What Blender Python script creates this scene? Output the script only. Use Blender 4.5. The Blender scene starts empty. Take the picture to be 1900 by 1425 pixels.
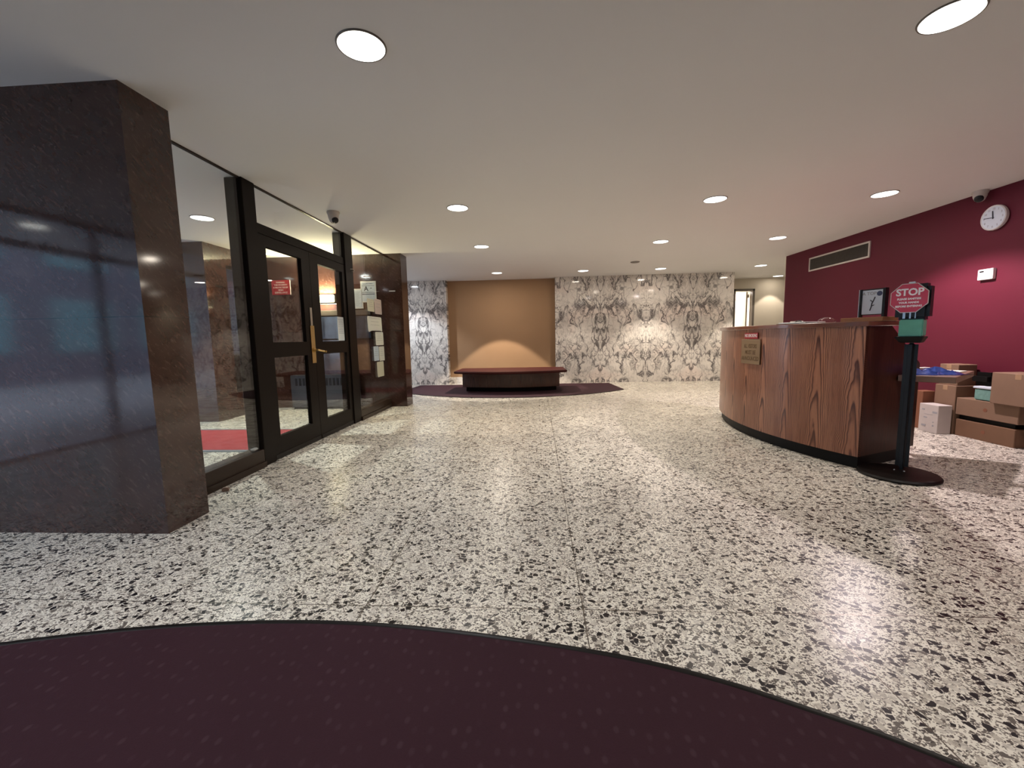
import bpy, bmesh, math, random
from mathutils import Vector, Matrix
random.seed(7)
PI = math.pi
sc = bpy.context.scene
C = sc.collection

# ------------------------------------------------------------------ camera
cam_d = bpy.data.cameras.new('camera')
cam_d.sensor_fit = 'HORIZONTAL'; cam_d.sensor_width = 36.0
cam_d.lens = 780.966 / 1900 * 36.0
cam_d.clip_start = 0.02; cam_d.clip_end = 200
cam = bpy.data.objects.new('camera', cam_d); C.objects.link(cam)
RX = Vector((0.998, 0.0592, -0.02)); DY = Vector((-0.0133, -0.1105, -0.9938)); FZ = Vector((-0.0611, 0.9921, -0.1095))
RX.normalize(); FZ.normalize(); UP = RX.cross(FZ); RX = FZ.cross(UP)
m = Matrix.Identity(4)
for i, v in enumerate((RX, UP, -FZ)):
    for j in range(3): m[j][i] = v[j]
m.translation = (0, 0, 1.08)
cam.matrix_world = m
sc.camera = cam

# ------------------------------------------------------------------ view, world
sc.view_settings.view_transform = 'Standard'
sc.view_settings.look = 'None'
sc.view_settings.gamma = 1
sc.view_settings.use_curve_mapping = False
sc.view_settings.exposure = 1.40
W = bpy.data.worlds.new('daylight'); sc.world = W; W.use_nodes = True
bg = W.node_tree.nodes['Background']
bg.inputs[0].default_value = (0.72, 0.80, 1.0, 1); bg.inputs[1].default_value = 2.0

SPOT = 38.0            # watts of the focused beam of one downlight
GLOW = 2.0             # watts of the diffuse glow of its lens
H = 2.43               # ceiling height
WARM = (1.0, 0.87, 0.72); NEUT = (1.0, 0.93, 0.84); COOL = (0.95, 0.95, 1.0)

# ------------------------------------------------------------------ material helpers
def new_mat(name):
    m = bpy.data.materials.new(name); m.use_nodes = True
    nt = m.node_tree
    return m, nt, nt.nodes['Principled BSDF']
def N(nt, t, **k):
    n = nt.nodes.new(t)
    for a, b in k.items():
        if a in ('op',): n.operation = b
        else: setattr(n, a, b)
    return n
def S(nt, sock, v):
    if isinstance(v, (int, float)): sock.default_value = v
    elif isinstance(v, (tuple, list)):
        if len(v) == 3 and len(sock.default_value) == 4: v = (*v, 1)
        sock.default_value = v
    else: nt.links.new(v, sock)
def M_(nt, op, a, b=0.0, c=0.0, clamp=False):
    n = nt.nodes.new('ShaderNodeMath'); n.operation = op; n.use_clamp = clamp
    S(nt, n.inputs[0], a); S(nt, n.inputs[1], b); S(nt, n.inputs[2], c)
    return n.outputs[0]
def mixc(nt, f, a, b, blend='MIX'):
    n = nt.nodes.new('ShaderNodeMix'); n.data_type = 'RGBA'; n.blend_type = blend
    S(nt, n.inputs[0], f); S(nt, n.inputs[6], a); S(nt, n.inputs[7], b)
    return n.outputs[2]
def ramp(nt, f, a, b, clampmode='LINEAR'):
    n = nt.nodes.new('ShaderNodeMapRange'); n.interpolation_type = 'SMOOTHSTEP'
    S(nt, n.inputs[0], f); n.inputs[1].default_value = a; n.inputs[2].default_value = b
    return n.outputs[0]
def pos(nt):
    return nt.nodes.new('ShaderNodeNewGeometry').outputs['Position']
def sep(nt, v):
    n = nt.nodes.new('ShaderNodeSeparateXYZ'); S(nt, n.inputs[0], v); return n.outputs
def comb(nt, x, y, z):
    n = nt.nodes.new('ShaderNodeCombineXYZ'); S(nt, n.inputs[0], x); S(nt, n.inputs[1], y); S(nt, n.inputs[2], z); return n.outputs[0]
def noise(nt, v, scale, detail=3, rough=0.55, dist=0.0):
    n = nt.nodes.new('ShaderNodeTexNoise'); S(nt, n.inputs['Vector'], v)
    n.inputs['Scale'].default_value = scale; n.inputs['Detail'].default_value = detail
    n.inputs['Roughness'].default_value = rough; n.inputs['Distortion'].default_value = dist
    return n.outputs
def vscale(nt, v, s):
    n = nt.nodes.new('ShaderNodeVectorMath'); n.operation = 'MULTIPLY'; S(nt, n.inputs[0], v); n.inputs[1].default_value = s; return n.outputs[0]
def vadd(nt, a, b):
    n = nt.nodes.new('ShaderNodeVectorMath'); n.operation = 'ADD'; S(nt, n.inputs[0], a); S(nt, n.inputs[1], b); return n.outputs[0]
def plain(name, col, rough=0.5, metal=0.0, spec=0.5, var=0.06, vs=14.0, coat=0.0):
    """procedural: a base colour with a slight mottling and roughness variation"""
    m, nt, b = new_mat(name)
    nz = noise(nt, pos(nt), vs, 3)[0]
    dark = tuple(c * (1 - var) for c in col); lite = tuple(min(1, c * (1 + var)) for c in col)
    S(nt, b.inputs['Base Color'], mixc(nt, nz, dark, lite))
    S(nt, b.inputs['Roughness'], M_(nt, 'MULTIPLY_ADD', nz, 0.08, max(0.02, rough - 0.04)))
    b.inputs['Metallic'].default_value = metal
    b.inputs['Specular IOR Level'].default_value = spec
    b.inputs['Coat Weight'].default_value = coat; b.inputs['Coat Roughness'].default_value = 0.08
    return m
def emit(name, col, strength):
    m, nt, b = new_mat(name)
    nz = noise(nt, pos(nt), 30, 2)[0]
    S(nt, b.inputs['Base Color'], (0.8, 0.8, 0.8)); S(nt, b.inputs['Emission Color'], col)
    S(nt, b.inputs['Emission Strength'], M_(nt, 'MULTIPLY_ADD', nz, strength * .14, strength * .93))
    return m
def glass(name, tint=(0.93, 0.95, 0.95), ior=1.5, rough=0.0):
    m = bpy.data.materials.new(name); m.use_nodes = True; nt = m.node_tree
    nt.nodes.clear()
    out = nt.nodes.new('ShaderNodeOutputMaterial'); mx = nt.nodes.new('ShaderNodeMixShader')
    tr = nt.nodes.new('ShaderNodeBsdfTransparent'); tr.inputs[0].default_value = (*tint, 1)
    gl = nt.nodes.new('ShaderNodeBsdfGlossy'); gl.inputs['Roughness'].default_value = rough
    lw = nt.nodes.new('ShaderNodeLayerWeight'); lw.inputs[0].default_value = 0.5
    f5 = M_(nt, 'POWER', lw.outputs['Facing'], 5.0)
    fr = M_(nt, 'MULTIPLY_ADD', f5, 0.90, 0.045)      # Schlick, the same from both sides of a thin pane
    nt.links.new(fr, mx.inputs[0]); nt.links.new(tr.outputs[0], mx.inputs[1]); nt.links.new(gl.outputs[0], mx.inputs[2])
    nt.links.new(mx.outputs[0], out.inputs[0])
    return m

# ---- terrazzo floor
def terrazzo():
    m, nt, b = new_mat('terrazzo')
    p = pos(nt)
    nz = noise(nt, p, 55, 2)[1]
    sh = vadd(nt, vscale(nt, nz, (0.008, 0.008, 0.0)), vscale(nt, p, (1, 1, 0)))
    def layer(scale, off, sx=1.0, sy=1.0):
        v = vadd(nt, vscale(nt, sh, (sx, sy, 0)), (off, off * 1.7, 0))
        a = N(nt, 'ShaderNodeTexVoronoi', voronoi_dimensions='2D', feature='F1'); S(nt, a.inputs['Vector'], v); a.inputs['Scale'].default_value = scale
        e = N(nt, 'ShaderNodeTexVoronoi', voronoi_dimensions='2D', feature='DISTANCE_TO_EDGE'); S(nt, e.inputs['Vector'], v); e.inputs['Scale'].default_value = scale
        return sep(nt, a.outputs['Color']), e.outputs['Distance'], a.outputs['Distance']
    big = noise(nt, p, 3.0, 2)[0]
    base = mixc(nt, big, (0.81, 0.765, 0.66), (0.90, 0.86, 0.755))
    # tiny brown fines
    c3, e3, _ = layer(230, 3.1)
    k = M_(nt, 'MULTIPLY', M_(nt, 'LESS_THAN', c3[0], 0.33), ramp(nt, e3, 0.03, 0.10))
    col = mixc(nt, M_(nt, 'MULTIPLY', k, 0.85), base, (0.13, 0.10, 0.08))
    # small dark chips
    c2, e2, _ = layer(105, 7.7, 1.0, 1.25)
    k = M_(nt, 'MULTIPLY', M_(nt, 'LESS_THAN', c2[0], 0.34), ramp(nt, e2, 0.05, 0.12))
    col = mixc(nt, M_(nt, 'MULTIPLY', k, 0.93), col, mixc(nt, c2[1], (0.015, 0.011, 0.011), (0.12, 0.095, 0.08)))
    # pale chips
    c1, e1, _ = layer(47, 1.3)
    k = M_(nt, 'MULTIPLY', M_(nt, 'GREATER_THAN', c1[0], 0.83), ramp(nt, e1, 0.06, 0.10))
    col = mixc(nt, M_(nt, 'MULTIPLY', k, 0.8), col, mixc(nt, c1[1], (0.74, 0.70, 0.62), (0.50, 0.45, 0.38)))
    # big black / grey chips
    k = M_(nt, 'MULTIPLY', M_(nt, 'LESS_THAN', c1[0], 0.205), ramp(nt, e1, 0.085, 0.115))
    gr = ramp(nt, c1[2], 0.72, 0.98)
    col = mixc(nt, k, col, mixc(nt, gr, (0.012, 0.010, 0.012), (0.16, 0.14, 0.12)))
    s = sep(nt, p)
    def strip(c, x0, d):
        t = M_(nt, 'ABSOLUTE', M_(nt, 'SUBTRACT', M_(nt, 'PINGPONG', M_(nt, 'SUBTRACT', c, x0), d / 2), 0.0))
        return M_(nt, 'LESS_THAN', t, 0.0021)
    ln = M_(nt, 'MAXIMUM', strip(s[0], 0.168 - 0.883 * 10, 0.883), strip(s[1], 1.577 - 0.995 * 10, 0.995))
    col = mixc(nt, M_(nt, 'MULTIPLY', ln, 0.9), col, (0.15, 0.13, 0.11))
    S(nt, b.inputs['Base Color'], col)
    S(nt, b.inputs['Metallic'], M_(nt, 'MULTIPLY', ln, 0.8))
    rn = noise(nt, p, 6, 3)[0]
    S(nt, b.inputs['Roughness'], M_(nt, 'MULTIPLY_ADD', rn, 0.18, 0.19))
    b.inputs['Specular IOR Level'].default_value = 0.42
    return m
# ---- bookmatched veined marble
def marble():
    m, nt, b = new_mat('veined_marble')
    s = sep(nt, pos(nt))
    W_ = 1.03
    u = M_(nt, 'PINGPONG', M_(nt, 'ADD', M_(nt, 'SUBTRACT', s[0], 0.42), W_ * 10), W_)
    v = comb(nt, u, 0.0, s[2])
    d1 = noise(nt, vscale(nt, v, (1.5, 1, 1.0)), 2.6, 2)[1]
    d2 = noise(nt, v, 9.0, 3)[1]
    vv = vadd(nt, vadd(nt, v, vscale(nt, d1, (0.30, 0, 0.30))), vscale(nt, d2, (0.10, 0, 0.10)))
    def vein(sc_, wid, sx, sz, off):
        q = vadd(nt, vscale(nt, vv, (sx, 1, sz)), (off, off, 0))
        n = noise(nt, q, sc_, 4, 0.5)[0]
        return M_(nt, 'SUBTRACT', 1.0, ramp(nt, M_(nt, 'ABSOLUTE', M_(nt, 'SUBTRACT', n, 0.5)), 0.0, wid))
    big = vein(2.2, 0.030, 1.6, 0.55, 0.0)
    mid = vein(4.8, 0.040, 1.7, 0.75, 5.0)
    fin = vein(10.5, 0.050, 1.5, 0.9, 9.0)
    msk = ramp(nt, noise(nt, vadd(nt, v, (3, 0, 1)), 2.0, 2)[0], 0.40, 0.60)
    lvl = ramp(nt, M_(nt, 'ABSOLUTE', M_(nt, 'SUBTRACT', s[2], 1.35)), 1.2, 0.25)
    msk = M_(nt, 'ADD', M_(nt, 'MULTIPLY', msk, 0.75), M_(nt, 'MULTIPLY', lvl, 0.25))
    cl = noise(nt, vadd(nt, v, (9, 0, 4)), 2.3, 4)[0]
    base = mixc(nt, ramp(nt, cl, 0.35, 0.7), (0.80, 0.76, 0.71), (0.68, 0.64, 0.60))
    base = mixc(nt, M_(nt, 'MULTIPLY', ramp(nt, noise(nt, v, 1.6, 1)[0], 0.5, 0.7), 0.35), base, (0.74, 0.58, 0.52))
    k = M_(nt, 'MAXIMUM', M_(nt, 'MULTIPLY', big, 0.9), M_(nt, 'MULTIPLY', mid, M_(nt, 'MULTIPLY_ADD', msk, 0.7, 0.2)))
    k = M_(nt, 'MAXIMUM', k, M_(nt, 'MULTIPLY', fin, M_(nt, 'MULTIPLY', msk, 0.75)))
    smoke = M_(nt, 'MULTIPLY', ramp(nt, noise(nt, vv, 3.4, 5)[0], 0.52, 0.72), 0.30)
    col = mixc(nt, smoke, base, (0.26, 0.24, 0.24))
    col = mixc(nt, k, col, (0.085, 0.075, 0.08))
    ed = M_(nt, 'MINIMUM', u, M_(nt, 'SUBTRACT', W_, u))
    col = mixc(nt, M_(nt, 'MULTIPLY', M_(nt, 'LESS_THAN', ed, 0.0035), 0.5), col, (0.25, 0.22, 0.2))
    S(nt, b.inputs['Base Color'], col)
    b.inputs['Roughness'].default_value = 0.07
    b.inputs['Specular IOR Level'].default_value = 0.35
    return m
# ---- polished brown granite with slab joints
def granite(name='polished_granite', joint=1.235):
    m, nt, b = new_mat(name)
    p = pos(nt); s = sep(nt, p)
    hh = M_(nt, 'ADD', s[0], s[1])
    q = comb(nt, M_(nt, 'ADD', hh, s[2]), M_(nt, 'MULTIPLY', M_(nt, 'SUBTRACT', hh, s[2]), 0.32), 0.0)
    n1 = noise(nt, q, 30, 5, 0.65, 0.4)[0]
    n2 = noise(nt, p, 5, 4)[0]
    n3 = noise(nt, q, 75, 3)[0]
    col = mixc(nt, ramp(nt, n2, 0.25, 0.75), (0.034, 0.015, 0.011), (0.054, 0.024, 0.018))
    col = mixc(nt, M_(nt, 'MULTIPLY', ramp(nt, n1, 0.52, 0.75), 0.55), col, (0.15, 0.085, 0.066))
    col = mixc(nt, M_(nt, 'MULTIPLY', ramp(nt, n3, 0.60, 0.78), 0.5), col, (0.19, 0.12, 0.10))
    j = M_(nt, 'LESS_THAN', M_(nt, 'ABSOLUTE', M_(nt, 'SUBTRACT', s[2], joint)), 0.0025)
    col = mixc(nt, j, col, (0.006, 0.004, 0.004))
    S(nt, b.inputs['Base Color'], col)
    S(nt, b.inputs['Roughness'], M_(nt, 'MULTIPLY_ADD', n2, 0.05, 0.05))
    b.inputs['Specular IOR Level'].default_value = 0.66
    return m
# ---- oak veneer with cathedral figure, driven by UV (u along the face, v up)
def oak(name, a, c, dk, figure=0.30, rough=0.28, use_uv=True, coat=0.2, ringw=(0.9, 0.22)):
    m, nt, b = new_mat(name)
    if use_uv:
        uv = sep(nt, nt.nodes.new('ShaderNodeUVMap').outputs[0]); u, v = uv[0], uv[1]
    else:
        s = sep(nt, pos(nt)); u = M_(nt, 'ADD', s[0], M_(nt, 'MULTIPLY', s[1], 0.8)); v = s[2]
    leaf = M_(nt, 'FLOOR', M_(nt, 'DIVIDE', u, figure))
    w = M_(nt, 'SUBTRACT', M_(nt, 'FRACT', M_(nt, 'DIVIDE', u, figure)), 0.5)
    wob = noise(nt, comb(nt, M_(nt, 'MULTIPLY', u, 2.0), M_(nt, 'MULTIPLY', v, 1.2), leaf), 2.6, 3)[0]
    w2 = M_(nt, 'ADD', w, M_(nt, 'MULTIPLY', M_(nt, 'SUBTRACT', wob, 0.5), 0.20))
    para = M_(nt, 'MULTIPLY', M_(nt, 'MULTIPLY', w2, w2), 26.0)
    f = M_(nt, 'ADD', M_(nt, 'ADD', para, M_(nt, 'MULTIPLY', v, 1.5)), M_(nt, 'MULTIPLY', wob, 0.75))
    f = M_(nt, 'ADD', f, M_(nt, 'MULTIPLY', leaf, 0.37))
    ring = M_(nt, 'FRACT', M_(nt, 'MULTIPLY', f, 1.75))
    ring = M_(nt, 'MULTIPLY', ramp(nt, ring, 0.35, 0.85), M_(nt, 'SUBTRACT', 1.0, ramp(nt, ring, 0.86, 1.0)))
    grain = noise(nt, comb(nt, M_(nt, 'MULTIPLY', u, 90.0), M_(nt, 'MULTIPLY', v, 3.0), 0.0), 1.0, 4, 0.6)[0]
    tone = noise(nt, comb(nt, M_(nt, 'MULTIPLY', u, 3.0), M_(nt, 'MULTIPLY', v, 0.7), 3.0), 1.5, 3)[0]
    col = mixc(nt, ramp(nt, tone, 0.3, 0.7), a, c)
    col = mixc(nt, M_(nt, 'MULTIPLY', ramp(nt, grain, 0.42, 0.72), 0.45), col, dk)
    col = mixc(nt, M_(nt, 'MULTIPLY', ring, M_(nt, 'MULTIPLY_ADD', grain, ringw[0], ringw[1], True)), col, dk)
    S(nt, b.inputs['Base Color'], col)
    S(nt, b.inputs['Roughness'], M_(nt, 'MULTIPLY_ADD', grain, 0.12, rough - .05))
    b.inputs['Coat Weight'].default_value = coat; b.inputs['Coat Roughness'].default_value = 0.12
    return m
def carpet(name, col, dot, speck=0.8, cell=0.045):
    m, nt, b = new_mat(name)
    p = pos(nt); s = sep(nt, p)
    a = N(nt, 'ShaderNodeTexVoronoi', voronoi_dimensions='2D', feature='F1'); S(nt, a.inputs['Vector'], vscale(nt, p, (1, 0.7, 0))); a.inputs['Scale'].default_value = 1 / cell; a.inputs['Randomness'].default_value = 0.65
    k = M_(nt, 'SUBTRACT', 1.0, ramp(nt, a.outputs['Distance'], 0.08, 0.24))
    k = M_(nt, 'MULTIPLY', k, M_(nt, 'MULTIPLY', sep(nt, a.outputs['Color'])[0], speck))
    nz = noise(nt, p, 260, 3)[0]; nb = noise(nt, p, 2.2, 3)[0]
    c = mixc(nt, nb, tuple(x * .85 for x in col), tuple(x * 1.15 for x in col))
    c = mixc(nt, M_(nt, 'MULTIPLY', nz, 0.5), c, tuple(x * .45 for x in col))
    c = mixc(nt, k, c, dot)
    S(nt, b.inputs['Base Color'], c); b.inputs['Roughness'].default_value = 0.85
    b.inputs['Specular IOR Level'].default_value = 0.25
    bp = nt.nodes.new('ShaderNodeBump'); bp.inputs['Strength'].default_value = 0.35; bp.inputs['Distance'].default_value = 0.002
    S(nt, bp.inputs['Height'], nz); nt.links.new(bp.outputs[0], b.inputs['Normal'])
    return m

MT = {}
MT['terrazzo'] = terrazzo()
MT['marble'] = marble()
MT['granite'] = granite()
MT['oak'] = oak('desk_oak', (0.34, 0.135, 0.072), (0.45, 0.20, 0.115), (0.070, 0.018, 0.011), rough=.34, ringw=(1.1, .42))
MT['oak_dark'] = oak('dark_oak', (0.060, 0.016, 0.008), (0.085, 0.024, 0.012), (0.02, 0.006, 0.004), use_uv=False)
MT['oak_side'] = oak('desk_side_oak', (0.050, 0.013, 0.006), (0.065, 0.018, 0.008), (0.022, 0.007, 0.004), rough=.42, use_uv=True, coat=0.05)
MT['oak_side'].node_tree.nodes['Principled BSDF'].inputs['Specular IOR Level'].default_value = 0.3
MT['bench_wood'] = oak('bench_wood', (0.080, 0.026, 0.016), (0.115, 0.040, 0.022), (0.025, 0.008, 0.006), figure=0.22, use_uv=False)
MT['bench_top'] = plain('bench_top_mahogany', (0.055, 0.012, 0.011), 0.5, spec=.12, coat=0.0, var=0.2, vs=6)
MT['counter'] = plain('counter_laminate', (0.16, 0.055, 0.030), 0.25, coat=0.3, var=0.2, vs=9)
MT['ledge'] = plain('ledge_wood', (0.34, 0.15, 0.06), 0.35, var=0.2, vs=20)
MT['ceiling'] = plain('painted_ceiling', (0.76, 0.755, 0.745), 0.75, var=0.02, vs=1.3)
MT['red'] = plain('burgundy_paint', (0.108, 0.0145, 0.028), 0.5, var=0.04, vs=2, spec=0.15)
MT['white_wall'] = plain('ivory_paint', (0.66, 0.60, 0.50), 0.7, var=0.03, vs=2)
MT['beige'] = plain('beige_paint', (0.45, 0.38, 0.30), 0.7, var=0.03, vs=2)
MT['tan'] = plain('tan_fabric_panel', (0.37, 0.225, 0.122), 0.7, var=0.04, vs=3)
MT['bronze'] = plain('dark_bronze', (0.009, 0.006, 0.0045), 0.40, spec=.10, var=0.2, vs=4)
MT['bronze_brown'] = plain('brown_bronze', (0.032, 0.019, 0.012), 0.34, metal=0.2, spec=.3, var=0.2, vs=4)  # browner bronze of the window sills and top channels
MT['black'] = plain('black_plastic', (0.006, 0.006, 0.007), 0.38, spec=.35, var=0.1)
MT['rubber'] = plain('black_rubber', (0.008, 0.006, 0.005), 0.42, spec=.25, var=0.1)
MT['kick'] = plain('black_kickboard', (0.004, 0.0035, 0.0035), 0.5, spec=.2, var=0.1)
MT['brass'] = plain('brass', (0.62, 0.45, 0.20), 0.25, metal=1.0, var=0.12, vs=30)
MT['steel'] = plain('brushed_steel', (0.55, 0.52, 0.48), 0.3, metal=1.0, var=0.1, vs=30)
MT['alu'] = plain('anodised_aluminium', (0.42, 0.48, 0.55), 0.3, metal=0.7, var=0.06)
MT['white'] = plain('white_plastic', (0.75, 0.74, 0.72), 0.35, var=0.02)
MT['offwhite'] = plain('off_white_trim', (0.55, 0.50, 0.46), 0.45, var=0.03)
MT['trimdark'] = plain('dark_grey_trim', (0.16, 0.14, 0.12), 0.5, var=0.05)  # plain dark grey of rings, door frame and ceiling disc
MT['grille'] = plain('grille_grey', (0.085, 0.072, 0.062), 0.5, var=0.15, vs=40)
MT['paper'] = plain('paper', (0.72, 0.71, 0.68), 0.6, var=0.03, vs=25)
MT['paper_blue'] = plain('pale_blue_paper', (0.60, 0.66, 0.74), 0.55, var=0.03, vs=25)
MT['paper_pink'] = plain('pinkish_paper', (0.62, 0.54, 0.53), 0.6, var=0.03, vs=25)
MT['paper_cream'] = plain('cream_paper', (0.66, 0.64, 0.55), 0.6, var=0.03, vs=25)
MT['ink'] = plain('ink', (0.03, 0.03, 0.05), 0.6)
MT['ink_grey'] = plain('grey_ink', (0.33, 0.33, 0.36), 0.6)
MT['ink_blue'] = plain('blue_ink', (0.045, 0.06, 0.13), 0.6)
MT['sign_red'] = plain('sign_red', (0.52, 0.022, 0.055), 0.22, var=0.04)
MT['sign_red_dark'] = plain('sign_red_dark', (0.36, 0.02, 0.03), 0.35, var=0.04)
MT['sign_white'] = plain('sign_white', (0.85, 0.80, 0.82), 0.35, var=0.02)
MT['plate'] = plain('dull_brass_plate', (0.27, 0.18, 0.10), 0.4, metal=0.2, var=0.1, vs=20)
MT['engraved'] = plain('engraved_letters', (0.12, 0.065, 0.025), 0.5)
MT['carton'] = plain('cardboard', (0.21, 0.125, 0.08), 0.8, var=0.08, vs=12)
MT['carton_dark'] = plain('brown_cardboard', (0.17, 0.088, 0.048), 0.8, var=0.1, vs=12)
MT['carton_red'] = plain('reddish_cardboard', (0.20, 0.075, 0.038), 0.75, var=0.1, vs=12)
MT['carton_white'] = plain('white_cardboard', (0.52, 0.47, 0.45), 0.7, var=0.06, vs=12)
MT['tape'] = plain('packing_tape', (0.36, 0.23, 0.14), 0.25, var=0.05)
MT['teal'] = plain('teal_plastic', (0.16, 0.30, 0.27), 0.25, var=0.35, vs=35)
MT['green'] = plain('mint_green_label', (0.10, 0.33, 0.24), 0.35, var=0.15, vs=20)
MT['blue_bag'] = plain('blue_plastic_film', (0.045, 0.09, 0.36), 0.2, var=0.35, vs=22, coat=0.5)
MT['shelf'] = plain('shelf_laminate', (0.20, 0.12, 0.085), 0.35, var=0.15, vs=10)
MT['mat_dark'] = carpet('aubergine_carpet', (0.040, 0.0125, 0.020), (0.075, 0.040, 0.050), .5)
MT['mat_red'] = carpet('red_mat', (0.34, 0.035, 0.045), (0.36, 0.06, 0.07), 0.3)
MT['glass'] = glass('clear_glass')
MT['glass_bowl'] = glass('bowl_glass', (0.97, 0.95, 0.95), 1.45, 0.02)
MT['lens'] = emit('downlight_lens', (1.0, 0.93, 0.84), 1.05)
MT['lens_rim'] = emit('downlight_reflector', (1.0, 0.97, 0.9), 2.2)
MT['lens_cool'] = emit('cool_downlight_lens', (0.92, 0.96, 0.93), 0.80)
MT['sconce'] = emit('sconce_diffuser', (1.0, 0.88, 0.50), 2.2)
MT['concrete'] = plain('pavement', (0.45, 0.46, 0.48), 0.8, var=0.1, vs=3)
MT['facade'] = plain('facade_render', (0.20, 0.21, 0.26), 0.8, var=0.1, vs=1)
MT['cyan'] = plain('cyan_glazing', (0.20, 0.38, 0.42), 0.2, var=0.2, vs=1)
MT['dark_glass'] = plain('dark_glass', (0.012, 0.013, 0.017), 0.06, var=0.1)
MT['case_reflection'] = plain('painted_blue_reflection', (0.030, 0.045, 0.075), 0.06, var=0.95, vs=7)  # bluish reflection in the notice case glass, put into its colour
MT['radiator'] = plain('radiator_grey', (0.035, 0.035, 0.042), 0.35, var=0.08)

# ------------------------------------------------------------------ mesh helpers
def BM(): return bmesh.new()
def box(bm, x0, x1, y0, y1, z0, z1):
    v = [bm.verts.new(p) for p in ((x0,y0,z0),(x1,y0,z0),(x1,y1,z0),(x0,y1,z0),(x0,y0,z1),(x1,y0,z1),(x1,y1,z1),(x0,y1,z1))]
    for f in ((0,3,2,1),(4,5,6,7),(0,1,5,4),(1,2,6,5),(2,3,7,6),(3,0,4,7)): bm.faces.new([v[i] for i in f])
    return bm
def prism(bm, pts, z0, z1):
    """pts counter-clockwise in plan"""
    a = [bm.verts.new((x, y, z0)) for x, y in pts]; b = [bm.verts.new((x, y, z1)) for x, y in pts]
    n = len(pts)
    bm.faces.new(a[::-1]); bm.faces.new(b)
    for i in range(n): bm.faces.new((a[i], a[(i+1) % n], b[(i+1) % n], b[i]))
    return bm
def extr(bm, pts3, d):
    """polygon of 3d points extruded by vector d"""
    d = Vector(d)
    a = [bm.verts.new(p) for p in pts3]; b = [bm.verts.new(Vector(p) + d) for p in pts3]
    n = len(a); bm.faces.new(a); bm.faces.new(b[::-1])
    for i in range(n): bm.faces.new((a[(i+1) % n], a[i], b[i], b[(i+1) % n]))
    return bm
def lathe(bm, prof, seg=40, c=(0,0,0), axis='Z'):
    """prof: list of (r, h)"""
    rings = []
    for r, h in prof:
        ring = []
        for k in range(seg):
            a = 2 * PI * k / seg
            x, y = r * math.cos(a), r * math.sin(a)
            p = {'Z': (x, y, h), 'X': (h, x, y), 'Y': (x, h, y)}[axis]
            ring.append(bm.verts.new((p[0]+c[0], p[1]+c[1], p[2]+c[2])))
        rings.append(ring)
    for i in range(len(rings) - 1):
        for k in range(seg):
            bm.faces.new((rings[i][k], rings[i][(k+1) % seg], rings[i+1][(k+1) % seg], rings[i+1][k]))
    bm.faces.new(rings[0][::-1]); bm.faces.new(rings[-1])
    return bm
def tube(bm, pts, r, seg=10):
    prev = None
    pts = [Vector(p) for p in pts]
    for i, p in enumerate(pts):
        t = (pts[min(i+1, len(pts)-1)] - pts[max(i-1, 0)]).normalized()
        up = Vector((0,0,1)) if abs(t.z) < .9 else Vector((1,0,0))
        a = t.cross(up).normalized(); b = t.cross(a)
        ring = [bm.verts.new(p + (a*math.cos(2*PI*k/seg) + b*math.sin(2*PI*k/seg)) * r) for k in range(seg)]
        if prev:
            for k in range(seg): bm.faces.new((prev[k], prev[(k+1)%seg], ring[(k+1)%seg], ring[k]))
        else: bm.faces.new(ring[::-1])
        prev = ring
    bm.faces.new(prev)
    return bm
def bev(bm, w=0.004, s=2):
    bmesh.ops.remove_doubles(bm, verts=bm.verts, dist=1e-6)
    bmesh.ops.recalc_face_normals(bm, faces=bm.faces)
    es = [e for e in bm.edges if len(e.link_faces) == 2 and e.calc_face_angle(0) > 0.6]
    bmesh.ops.bevel(bm, geom=es, offset=w, segments=s, affect='EDGES', clamp_overlap=True)
    return bm
def obj(name, bm, mat, parent=None, smooth=False, xf=None):
    bmesh.ops.recalc_face_normals(bm, faces=bm.faces)
    me = bpy.data.meshes.new(name)
    if xf is not None: bm.transform(xf)
    bm.to_mesh(me); bm.free()
    me.materials.append(MT[mat] if isinstance(mat, str) else mat)
    if smooth:
        for p in me.polygons: p.use_smooth = True
        try: me.set_sharp_from_angle(angle=math.radians(35))
        except Exception: pass
    o = bpy.data.objects.new(name, me); C.objects.link(o)
    if parent: o.parent = parent
    return o
def tag(o, label, cat, group=None, kind=None):
    o['label'] = label; o['category'] = cat
    if group: o['group'] = group
    if kind: o['kind'] = kind
    return o
def struct(name, bm, mat, label, cat, smooth=False):
    return tag(obj(name, bm, mat, smooth=smooth), label, cat, kind='structure')
def thing(name, label, cat, loc=(0,0,0), rz=0, group=None):
    o = bpy.data.objects.new(name, None); C.objects.link(o)
    o.location = loc; o.rotation_euler = (0, 0, rz); o.empty_display_size = .1
    return tag(o, label, cat, group)
def copy_tree(o, parent=None):
    c = o.copy(); C.objects.link(c); c.parent = parent
    for ch in list(o.children): copy_tree(ch, c)
    return c
def text_obj(name, s, size, mat, parent, mtx, bold=0.0, depth=0.0006, sx=1.0, align='CENTER'):
    cu = bpy.data.curves.new(name, 'FONT'); cu.body = s; cu.size = size
    cu.align_x = align; cu.align_y = 'CENTER'; cu.extrude = depth; cu.offset = bold
    cu.resolution_u = 3
    o = bpy.data.objects.new(name, cu); C.objects.link(o)
    bpy.context.view_layer.update()
    dg = bpy.context.evaluated_depsgraph_get()
    me = bpy.data.meshes.new_from_object(o.evaluated_get(dg))
    bpy.data.objects.remove(o); bpy.data.curves.remove(cu)
    me.transform(Matrix.Diagonal((sx, 1, 1, 1)))
    me.transform(mtx)
    me.materials.clear(); me.materials.append(MT[mat])
    o = bpy.data.objects.new(name, me); C.objects.link(o)
    if parent: o.parent = parent
    return o
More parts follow.
